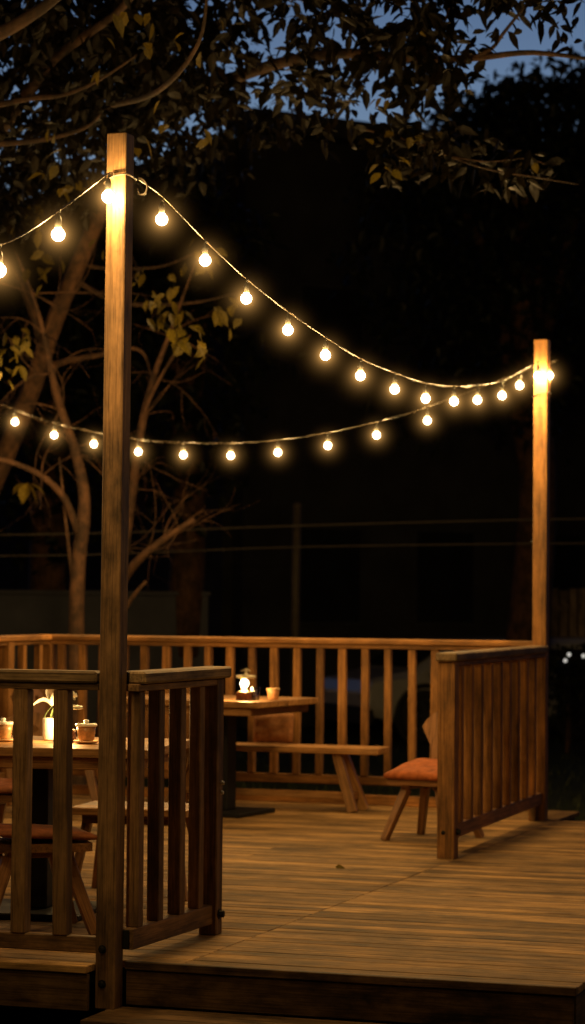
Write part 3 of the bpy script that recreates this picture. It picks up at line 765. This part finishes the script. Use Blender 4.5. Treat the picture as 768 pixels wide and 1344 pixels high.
for (c, n, s) in (((-1.344, 2.891, 4.308), 2, 1.25), ((-1.259, 3.024, 4.332), 3, .9), ((-1.211, 3.045, 4.203), 2, .9), ((-0.92, 2.937, 4.067), 1, 1.1), ((-1.519, 3.044, 4.274), 1, 1.0), ((-1.305, 3.344, 3.838), 1, 1.1), ((-1.316, 3.336, 3.939), 1, .8), ((-1.146, 3.609, 3.816), 3, .9),
                  ((-1.488, 3.495, 3.793), 2, 1.1), ((-2.182, 4.107, 3.762), 4, 1.1), ((-2.099, 3.708, 3.883), 2, .9), ((-0.882, 3.256, 4.339), 1, .8), ((-0.189, 4.537, 4.545), 2, .8), ((-0.471, 4.667, 4.189), 3, .8), ((-1.037, 2.998, 4.213), 2, .9),
                  ((-1.641, 3.22, 4.138), 2, .8), ((-0.529, 4.869, 3.912), 7, 1.0), ((-0.367, 5.023, 4.074), 5, .9), ((0.364, 4.75, 3.822), 3, .8),
                  ((-2.679, 7.127, 3.224), 18, 1.25), ((-2.554, 7.174, 3.093), 14, 1.2), ((-2.328, 7.241, 3.332), 14, 1.2), ((-2.703, 7.112, 3.408), 10, 1.1), ((-4.155, 7.686, 3.239), 16, 1.2), ((-4.236, 7.667, 3.015), 14, 1.2), ((-3.942, 7.739, 3.744), 10, 1.3), ((-3.376, 6.855, 4.246), 10, 1.2), ((-2.977, 7.437, 3.563), 12, 1.0), ((-2.74, 7.719, 3.809), 14, 1.0), ((-2.754, 7.099, 3.302), 8, 1.1), ((-3.232, 7.341, 3.831), 8, 1.0), ((-3.862, 7.228, 4.003), 12, 1.2)):
    c = Vector(c)
    for i in range(n if n < 8 else int(n*.75)):
        m.leaf(c+rv()*(.13 if n > 3 else .05)+Vector((0, 0, .05)), rv(-1.0), .090*s*rnd.uniform(.8, 1.15), .062*s, rnd.uniform(.2, 1))
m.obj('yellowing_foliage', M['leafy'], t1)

t2 = thing('tree', 'slim tree trunk behind the back railing left of the tall front post', 'tree')
m = MB(); m.tube([(-4.395, 9.436, -0.545), (-4.375, 9.42, 0.064), (-4.383, 9.38, 1.067), (-4.364, 9.365, 1.645), (-4.328, 9.365, 1.949), (-4.321, 9.357, 2.223), (-4.389, 9.322, 2.557), (-4.486, 9.278, 2.86), (-4.56, 9.242, 3.163), (-4.575, 9.12, 3.456), (-4.624, 8.987, 3.776), (-4.706, 8.842, 4.092)],
                 [.085, .074, .066, .060, .056, .048, .040, .034, .028, .022, .015, .006], 10, sub=5)
m.obj('trunk', M['bark'], t2, True)
bough(t2, [(-4.363, 9.356, 1.888), (-4.425, 9.219, 2.157), (-4.555, 9.064, 2.332), (-4.757, 8.886, 2.439), (-5.008, 8.694, 2.49)], [.034, .030, .026, .022, .018])
bough(t2, [(-4.41, 9.353, 1.523), (-4.449, 9.327, 1.887), (-4.472, 9.31, 2.13), (-4.505, 9.285, 2.495)], [.016, .015, .013, .008])
m = MB(); 
for p in ((-4.389, 9.322, 2.557), (-4.486, 9.278, 2.86), (-4.56, 9.242, 3.163), (-4.575, 9.12, 3.456), (-4.624, 8.987, 3.776), (-4.555, 9.064, 2.332)):
    for i in range(4): twigs(m, p, rv(.4), rnd.uniform(.5, 1.1), .007, 1, .9)
m.obj('twig', M['bark'], t2, True)
m = MB(); c = Vector((-4.453, 8.573, 2.254))
for a in (-1.0, -.3, .35, 1.0): m.leaf(c, (math.sin(a), .2, -math.cos(a)*.8), .16, .13, .95, 0)
m.obj('leaf', M['leafy'], t2)

t3 = thing('tree', 'bare forked tree with a broken-off limb, right of the tall front post', 'tree')
m = MB(); m.tube([(-4.425, 9.957, -0.655), (-4.374, 9.937, 0.344), (-4.288, 9.932, 1.28), (-4.209, 9.939, 1.779), (-4.142, 9.943, 2.279), (-4.069, 9.949, 2.778), (-3.973, 9.966, 3.184), (-3.817, 9.901, 3.518), (-3.674, 9.832, 3.817), (-3.508, 9.769, 4.174)],
                 [.07, .062, .054, .046, .040, .034, .027, .018, .012, .005], 10, sub=5)
m.obj('trunk', M['bark'], t3, True)
bough(t3, [(-4.287, 9.928, 1.373), (-4.104, 9.771, 1.578), (-3.899, 9.623, 1.724), (-3.676, 9.587, 1.876), (-3.45, 9.553, 2.002)], [.045, .040, .034, .028, .020])
bough(t3, [(-4.069, 9.949, 2.778), (-3.96, 9.871, 3.02), (-3.758, 9.823, 3.322), (-3.581, 9.77, 3.498)], [.02, .016, .012, .006])
bough(t3, [(-4.203, 9.862, 1.094), (-4.116, 9.777, 1.312), (-3.926, 9.728, 1.511)], [.03, .024, .012])
m = MB()
for p in ((-4.209, 9.939, 1.779), (-4.142, 9.943, 2.279), (-4.106, 9.946, 2.529), (-4.045, 9.954, 2.872), (-3.973, 9.966, 3.184), (-3.817, 9.901, 3.518), (-3.717, 9.574, 1.851), (-3.601, 9.611, 1.925), (-3.899, 9.623, 1.724)):
    for i in range(3): twigs(m, p, Vector((.8, -.2, .15))+rv()*1.0, rnd.uniform(.4, .95), .0055, 1, 1.1)
m.obj('twig', M['bark'], t3, True)

def dark_tree(label, base, top, r0, blobs, L=.16, W=.085):
    t = thing('tree', label, 'tree')
    b, e = Vector(base), Vector(top)
    MB().tube([b, b.lerp(e, .4)+rv()*.15, b.lerp(e, .75)+rv()*.2, e], [r0, r0*.8, r0*.5, r0*.15], 10, sub=4).obj('trunk', M['bark'], t, True)
    m = MB()
    for c, rh, rvv, n in blobs[:5]:
        m.tube([b.lerp(e, rnd.uniform(.35, .6)), (b.lerp(e, .6)+Vector(c))/2+rv()*.2, Vector(c)], [r0*.4, r0*.25, r0*.08], 7, sub=3)
    m.obj('limb', M['bark'], t, True)
    m = MB(); foliage(m, blobs, L, W, 8, -.1); m.obj('crown', M['leafdark'], t)
    return t
dark_tree('big dark tree on the right rising above the roof line', (-3.359, 20.72, 0.619), (-3.248, 20.525, 6.856), .28, [
    ((-3.07, 20.574, 7.137), 1.1, .9, 1700), ((-3.778, 20.35, 6.758), .9, .8, 1300), ((-4.397, 20.151, 6.521), .8, .7, 900), ((-2.452, 20.773, 7.375), .9, .6, 900), ((-3.14, 20.078, 5.666), 1.6, 1.3, 2000), ((-4.355, 19.673, 5.565), 1.2, 1.2, 1200), ((-2.191, 20.901, 6.306), 1.4, 1.5, 1300), ((-3.666, 19.952, 4.289), 1.8, 1.2, 1400), ((-3.29, 20.49, 7.414), .45, .4, 380), ((-2.671, 20.686, 7.745), .4, .3, 260), ((-3.953, 20.276, 7.176), .55, .4, 420)])
dark_tree('dense dark tree far behind the deck, left of the building', (-6.249, 16.576, 0.749), (-6.232, 16.413, 5.272), .22, [
    ((-6.153, 16.446, 5.105), 1.0, .8, 1200), ((-6.709, 16.256, 5.185), 1.0, .8, 1200), ((-6.134, 15.961, 4.131), 1.3, 1.1, 1200), ((-6.071, 16.45, 5.734), .5, .35, 260), ((-6.508, 16.302, 5.756), .5, .3, 240), ((-6.371, 15.921, 3.06), 1.3, 1.0, 900)])
dark_tree('dense dark tree far behind the leaning trunk', (-8.093, 17.013, 0.713), (-8.076, 16.844, 5.404), .24, [
    ((-8.076, 16.847, 5.317), 1.2, .9, 1300), ((-8.899, 16.561, 5.571), 1.2, 1.2, 1300), ((-7.548, 16.522, 4.652), 1.2, 1.0, 1100), ((-8.117, 16.356, 3.965), 1.5, 1.2, 1300), ((-7.663, 16.973, 5.668), .6, .45, 360), ((-7.878, 16.481, 2.772), 1.4, 1.0, 900)])

# ------------------------------------------------------------------ beyond the deck
m = MB()
for i in range(9000):                                                         # a far wood added to block the glow along the horizon
    a = rnd.uniform(-1.9, 1.9)+.32; r_ = 75+rnd.uniform(-4, 4)
    x, y = -math.sin(a)*r_, math.cos(a)*r_
    top = 9.5+1.6*math.sin(a*9)+1.1*math.sin(a*23+1)
    z = -.4+(top)*(rnd.random()**.75)
    m.leaf((x, y, z), rv(-.2), rnd.uniform(1.2, 2.4), rnd.uniform(.8, 1.5))
o = m.obj('far_woods', M['leafdark']); o['kind'] = 'stuff'; tag(o, 'black line of far woods added to block the horizon glow', 'woods')

bd = thing('building', 'dark flat roofed building behind the trees', 'building')
def oriented(p0, p1, z0, z1, th, name, mat, parent):
    p0 = Vector((p0[0], p0[1], 0)); p1 = Vector((p1[0], p1[1], 0))
    m = MB().beam(p0+Vector((0, 0, (z0+z1)/2)), p1+Vector((0, 0, (z0+z1)/2)), th, z1-z0, c=.01)
    return m.obj(name, mat, parent)
B0 = (-7.697, 22.329, 3.276); B1 = (-0.126, 31.193, 3.702)
oriented(B0, B1, -.36, 7.65, .3, 'wall', M['plasterdark'], bd)
Bn = (Vector(B1)-Vector(B0)); Bn.z = 0; Bl = Bn.length; Bn.normalize(); Bp = Vector((Bn.y, -Bn.x, 0))
if Bp.y > 0: Bp = -Bp
q0 = Vector(B0)-Bn*.1+Bp*.12; q1 = Vector(B1)+Bp*.12
oriented(q0, q1, 7.66, 7.92, .75, 'roof', M['plasterdark'], bd)
for k in range(5):
    for zz in (1.0, 4.3):
        w0 = Vector(B0)+Bn*(.8+k*1.9)+Bp*.16; w1 = w0+Bn*1.1
        fr = oriented(w0, w1, zz, zz+1.4, .06, 'window', M['plasterdark'], bd)
        oriented(w0+Bn*.07+Bp*.02, w1-Bn*.07+Bp*.02, zz+.07, zz+1.33, .04, 'pane', M['window'], fr)
bs = Vector(B0)+Bn*.15-Bp*4
oriented(Vector(B0)-Bp*.16, Vector(B0)-Bp*8, -.36, 7.64, .28, 'side_wall', M['plasterdark'], bd)

gw = thing('garden_wall', 'low pale grey plastered wall behind the trees on the left', 'wall')
oriented((-9.457, 13.893, 1.306), (-6.0, 16.638, 1.337), -.36, 1.40, .16, 'wall_face', M['plaster'], gw)
oriented((-9.472, 13.888, 1.306), (-5.984, 16.643, 1.337), 1.402, 1.45, .22, 'coping', M['plaster'], gw)

po = thing('wire_pole', 'thin dark pole holding two horizontal wires behind the back railing', 'pole')
pb = Vector((-4.436, 15.055, 1.27))
m = MB().tube([(pb.x, pb.y, -.36), (pb.x, pb.y, 1.6), (pb.x+.01, pb.y, 2.31)], [.05, .047, .044], 10); m.obj('shaft', M['polemetal'], po, True)
MB().lathe([(.05, 0), (.052, .02), (.03, .05), (.001, .055)], (pb.x+.01, pb.y, 2.31), 10).obj('cap', M['polemetal'], po, True)
MB().tube([(-7.778, 11.795, 1.93), (-6.008, 13.443, 2.003), (-4.413, 14.967, 2.121), (-1.842, 16.946, 2.25), (-0.204, 18.552, 2.274)], .010, 6, sub=5).obj('wire', M['wire'], po, True)
MB().tube([(-7.779, 11.802, 1.738), (-6.009, 13.451, 1.795), (-4.414, 14.975, 1.905), (-1.843, 16.956, 1.992), (-0.205, 18.561, 2.023)], .008, 6, sub=5).obj('wire', M['wire'], po, True)

fe = thing('slat_fence', 'tall upright board fence in the dark at the far right', 'fence')
F0 = Vector((-3.8, 23.715, 1.261)); F1 = Vector((-1.307, 26.664, 1.279)); F0.z = F1.z = 0
m = MB(); n = 24
for k in range(n):
    p = F0.lerp(F1, k/n); m.beam(p+Vector((0, 0, -.36)), p+Vector((0, 0, 1.54+rnd.uniform(-.02, .02))), .11, .02, (0, 1, 0), .003)
m.obj('board', M['slat'], fe)
m = MB().beam(F0+Vector((0, .05, .3)), F1+Vector((0, .05, .3)), .04, .08); m.beam(F0+Vector((0, .05, 1.3)), F1+Vector((0, .05, 1.3)), .04, .08); m.obj('rail', M['slat'], fe)

hd = thing('hedge', 'dark clipped hedge at the far right edge behind the lawn', 'hedge')
m = MB(); foliage(m, [((-2.449, 18.92, 0.456), .55, .42, 1100), ((-2.055, 19.368, 0.494), .6, .45, 900), ((-1.609, 19.835, 0.489), .6, .45, 700)], .09, .05, 8, -.1); m.obj('foliage', M['leafdark'], hd)
m = MB()
for p in ((-2.451, 18.938, -0.022), (-2.057, 19.387, -0.033), (-1.611, 19.854, -0.043)):
    p = Vector(p); m.tube([(p.x, p.y, -.38), (p.x+.02, p.y, .1), (p.x-.05, p.y, .5)], [.03, .02, .01], 7)
m.obj('stem', M['bark'], hd)
for i, (p, w) in enumerate((((-2.283, 18.225, 0.784), 'small round white lamp above the hedge, the brightest'), ((-2.324, 18.214, 0.716), 'small round white lamp just below the brightest one over the hedge'), ((-2.151, 18.376, 0.767), 'small round white lamp over the hedge at the right edge'))):
    p = Vector(p); t = thing('garden_light', w, 'lamp', p)
    MB().sphere((0, 0, 0), .020, 12, 8).obj('globe', M['farlamp'], t, True)
    MB().tube([(0, 0, -.026), (0, 0, -p.z-.37)], .006, 6).obj('stake', M['black'], t, True)

# ------------------------------------------------------------------ vehicle
def vehicle(label, loc, rz, L, W, H, paint):
    """car body lofted from side stations, +x is the front"""
    t = thing('parked_car', label, 'car', loc, rz)
    z0 = .24
    roof = [(-.5, .93), (-.47, 1.0), (-.2, 1.0), (.10, .985), (.18, .95), (.33, .62), (.40, .575), (.48, .51), (.5, .36)]
    st = []
    for fx, fz in roof:
        st.append((fx*L, z0+(H-z0)*fz))
    vs = []; fs = []; belt = z0+(H-z0)*.52
    ring = 12
    for i, (x, top) in enumerate(st):
        nose = 1-.10*max(0, (x/L-.3)/.2)
        hw = W/2*nose
        tw = hw*(.86 if top > belt+.2 else .93)
        lo = z0 if abs(x/L) < .46 else z0+.08
        bl = min(belt, top-.03)
        prof = [(hw*.90, lo), (hw*.985, lo+.10), (hw, (lo+bl)/2), (hw*.985, bl), (tw*1.0, top-.07 if top-.07 > bl else bl+.005), (tw*.88, top)]
        pts = prof+[(-a, b) for a, b in prof[::-1]]
        vs += [(x, a, b) for a, b in pts]
    n = len(st)
    for i in range(n-1):
        for k in range(ring):
            fs.append((i*ring+k, (i+1)*ring+k, (i+1)*ring+(k+1) % ring, i*ring+(k+1) % ring))
    fs += [tuple(range(ring)), tuple(range((n-1)*ring, n*ring))[::-1]]
    bm = MB().add(vs, fs); body = bm.obj('body', paint, t)
    mo = body.modifiers.new('soft', 'BEVEL'); mo.width = .03; mo.segments = 3; mo.limit_method = 'ANGLE'; mo.angle_limit = R(25)
    # glazing, slightly proud of the shell
    def pane(name, q):
        m = MB().add(q+[tuple(Vector(v)-Vector((0, 0, 0))) for v in []], [tuple(range(len(q)))]); return m.obj(name, M['window'], t)
    za, zb = belt+.04, z0+(H-z0)*.93
    for sy in (-1, 1):
        a = W/2*.975; b = W/2*.875
        for x0, x1 in ((-.44*L, -.16*L), (-.14*L, .08*L)):
            q = [(x0, sy*(a+.012), za), (x1, sy*(a+.012), za), (x1-.03, sy*(b+.03), zb-.06), (x0+.03, sy*(b+.03), zb-.06)]
            pane('side_window', q)
        q = [(.10*L, sy*(a+.012), za), (.29*L, sy*(a+.0), za), (.20*L, sy*(b+.035), zb-.12), (.10*L, sy*(b+.035), zb-.07)]
        pane('side_window', q)
    x0, zz0 = .325*L, z0+(H-z0)*.635; x1, zz1 = .19*L, z0+(H-z0)*.935
    w = W/2*.80
    pane('windscreen', [(x0+.02, -w, zz0+.02), (x0+.02, w, zz0+.02), (x1+.03, w*.95, zz1+.01), (x1+.03, -w*.95, zz1+.01)])
    for sx, tag_ in ((.30, 'f'), (-.30, 'r')):
        for sy in (-1, 1):
            c = (sx*L, sy*(W/2-.10), .325)
            wh = MB().lathe([(.16, -.10), (.30, -.11), (.322, -.08), (.325, 0), (.322, .08), (.30, .115), (.215, .118), (.21, .10)], c, 28, (0, sy, 0)).obj('wheel', M['tyre'], t, True)
            m = MB().lathe([(.205, .095), (.21, .112), (.19, .112), (.18, .085), (.05, .095), (.04, .115), (.001, .116)], c, 24, (0, sy, 0))
            for k in range(5):
                a = k*2*math.pi/5
                m.beam((c[0]+.04*math.cos(a), c[1]+sy*.104, c[2]+.04*math.sin(a)), (c[0]+.19*math.cos(a), c[1]+sy*.108, c[2]+.19*math.sin(a)), .05, .016, (0, 1, 0), .003)
            m.obj('rim', M['rim'], wh)
            m = MB().lathe([(.33, -.02), (.395, .0), (.40, .103), (.385, .118), (.34, .104), (.33, .04)], c, 28, (0, sy, 0)); m.obj('wheel_arch', M['tyre'], t, True)
    for sy in (-1, 1):
        MB().sphere((.478*L, sy*W*.36, z0+(H-z0)*.34), .13, 14, 8, .6).obj('headlight', M['lens'], t, True)
        m = MB().box((.27*L, sy*(W/2+.02)-.05*(sy < 0), belt+.02), (.27*L+.07, sy*(W/2+.16), belt+.17), .02); m.obj('mirror', paint, t)
    m = MB().box((.47*L, -W*.44, z0-.02), (.515*L, W*.44, z0+.20), .03); m.obj('bumper', M['tyre'], t)
    return t
vehicle('silver car parked on the dark ground behind the back railing', (-4.237, 21.623, -0.36), R(222), 3.7, 1.70, 1.27, M['silver'])

# ------------------------------------------------------------------ light, sky, camera
w = bpy.data.worlds.new("World"); S.world = w; w.use_nodes = True
nt = w.node_tree; nt.nodes.clear()
out = nt.nodes.new('ShaderNodeOutputWorld'); bg = nt.nodes.new('ShaderNodeBackground')
sky = nt.nodes.new('ShaderNodeTexSky'); sky.sky_type = 'NISHITA'; sky.sun_disc = False
sky.sun_elevation = R(-6.0); sky.sun_rotation = R(-18); sky.altitude = 100; sky.ozone_density = 3.0; sky.dust_density = .5
tint = nt.nodes.new('ShaderNodeMix'); tint.data_type = 'RGBA'; tint.blend_type = 'MULTIPLY'; tint.inputs[0].default_value = 1.0
tint.inputs[7].default_value = (1.95, 1.26, .66, 1)                       # cool white balance of a night photograph
bg.inputs['Strength'].default_value = 18.0
nt.links.new(sky.outputs[0], tint.inputs[6]); nt.links.new(tint.outputs[2], bg.inputs['Color']); nt.links.new(bg.outputs[0], out.inputs['Surface'])
sl = bpy.data.lights.new('dusk_sun', 'SUN'); sl.energy = .003; sl.angle = R(12); sl.color = (.6, .7, 1)
so = bpy.data.objects.new('dusk_sun', sl); COL.objects.link(so); so.rotation_euler = (R(-70), 0, R(-10))

cam = bpy.data.cameras.new('camera'); co = bpy.data.objects.new('camera', cam); COL.objects.link(co)
phi, pitch, roll = .3244, .0353, .008
cp, sp, c, s = math.cos(phi), math.sin(phi), math.cos(pitch), math.sin(pitch)
fw = Vector((-sp*c, cp*c, s)); r0 = Vector((cp, sp, 0)); u0 = Vector((sp*s, -cp*s, c))
rt = math.cos(roll)*r0+math.sin(roll)*u0; up = math.cos(roll)*u0-math.sin(roll)*r0
mw = Matrix((rt, up, -fw)).transposed().to_4x4(); mw.translation = (3.5021, -8.6719, 1.3803)
co.matrix_world = mw
cam.sensor_fit = 'VERTICAL'; cam.sensor_height = 36; cam.sensor_width = 24; cam.lens = 86.27
cam.clip_start = .1; cam.clip_end = 600
cam.dof.use_dof = True; cam.dof.focus_distance = 9.6; cam.dof.aperture_fstop = 3.5; cam.dof.aperture_blades = 0
S.camera = co
S.view_settings.view_transform = 'Standard'; S.view_settings.look = 'None'; S.view_settings.exposure = 0; S.view_settings.gamma = 1
S.cycles.sample_clamp_indirect = 4.0
S.cycles.max_bounces = 6
S.cycles.use_denoising = True
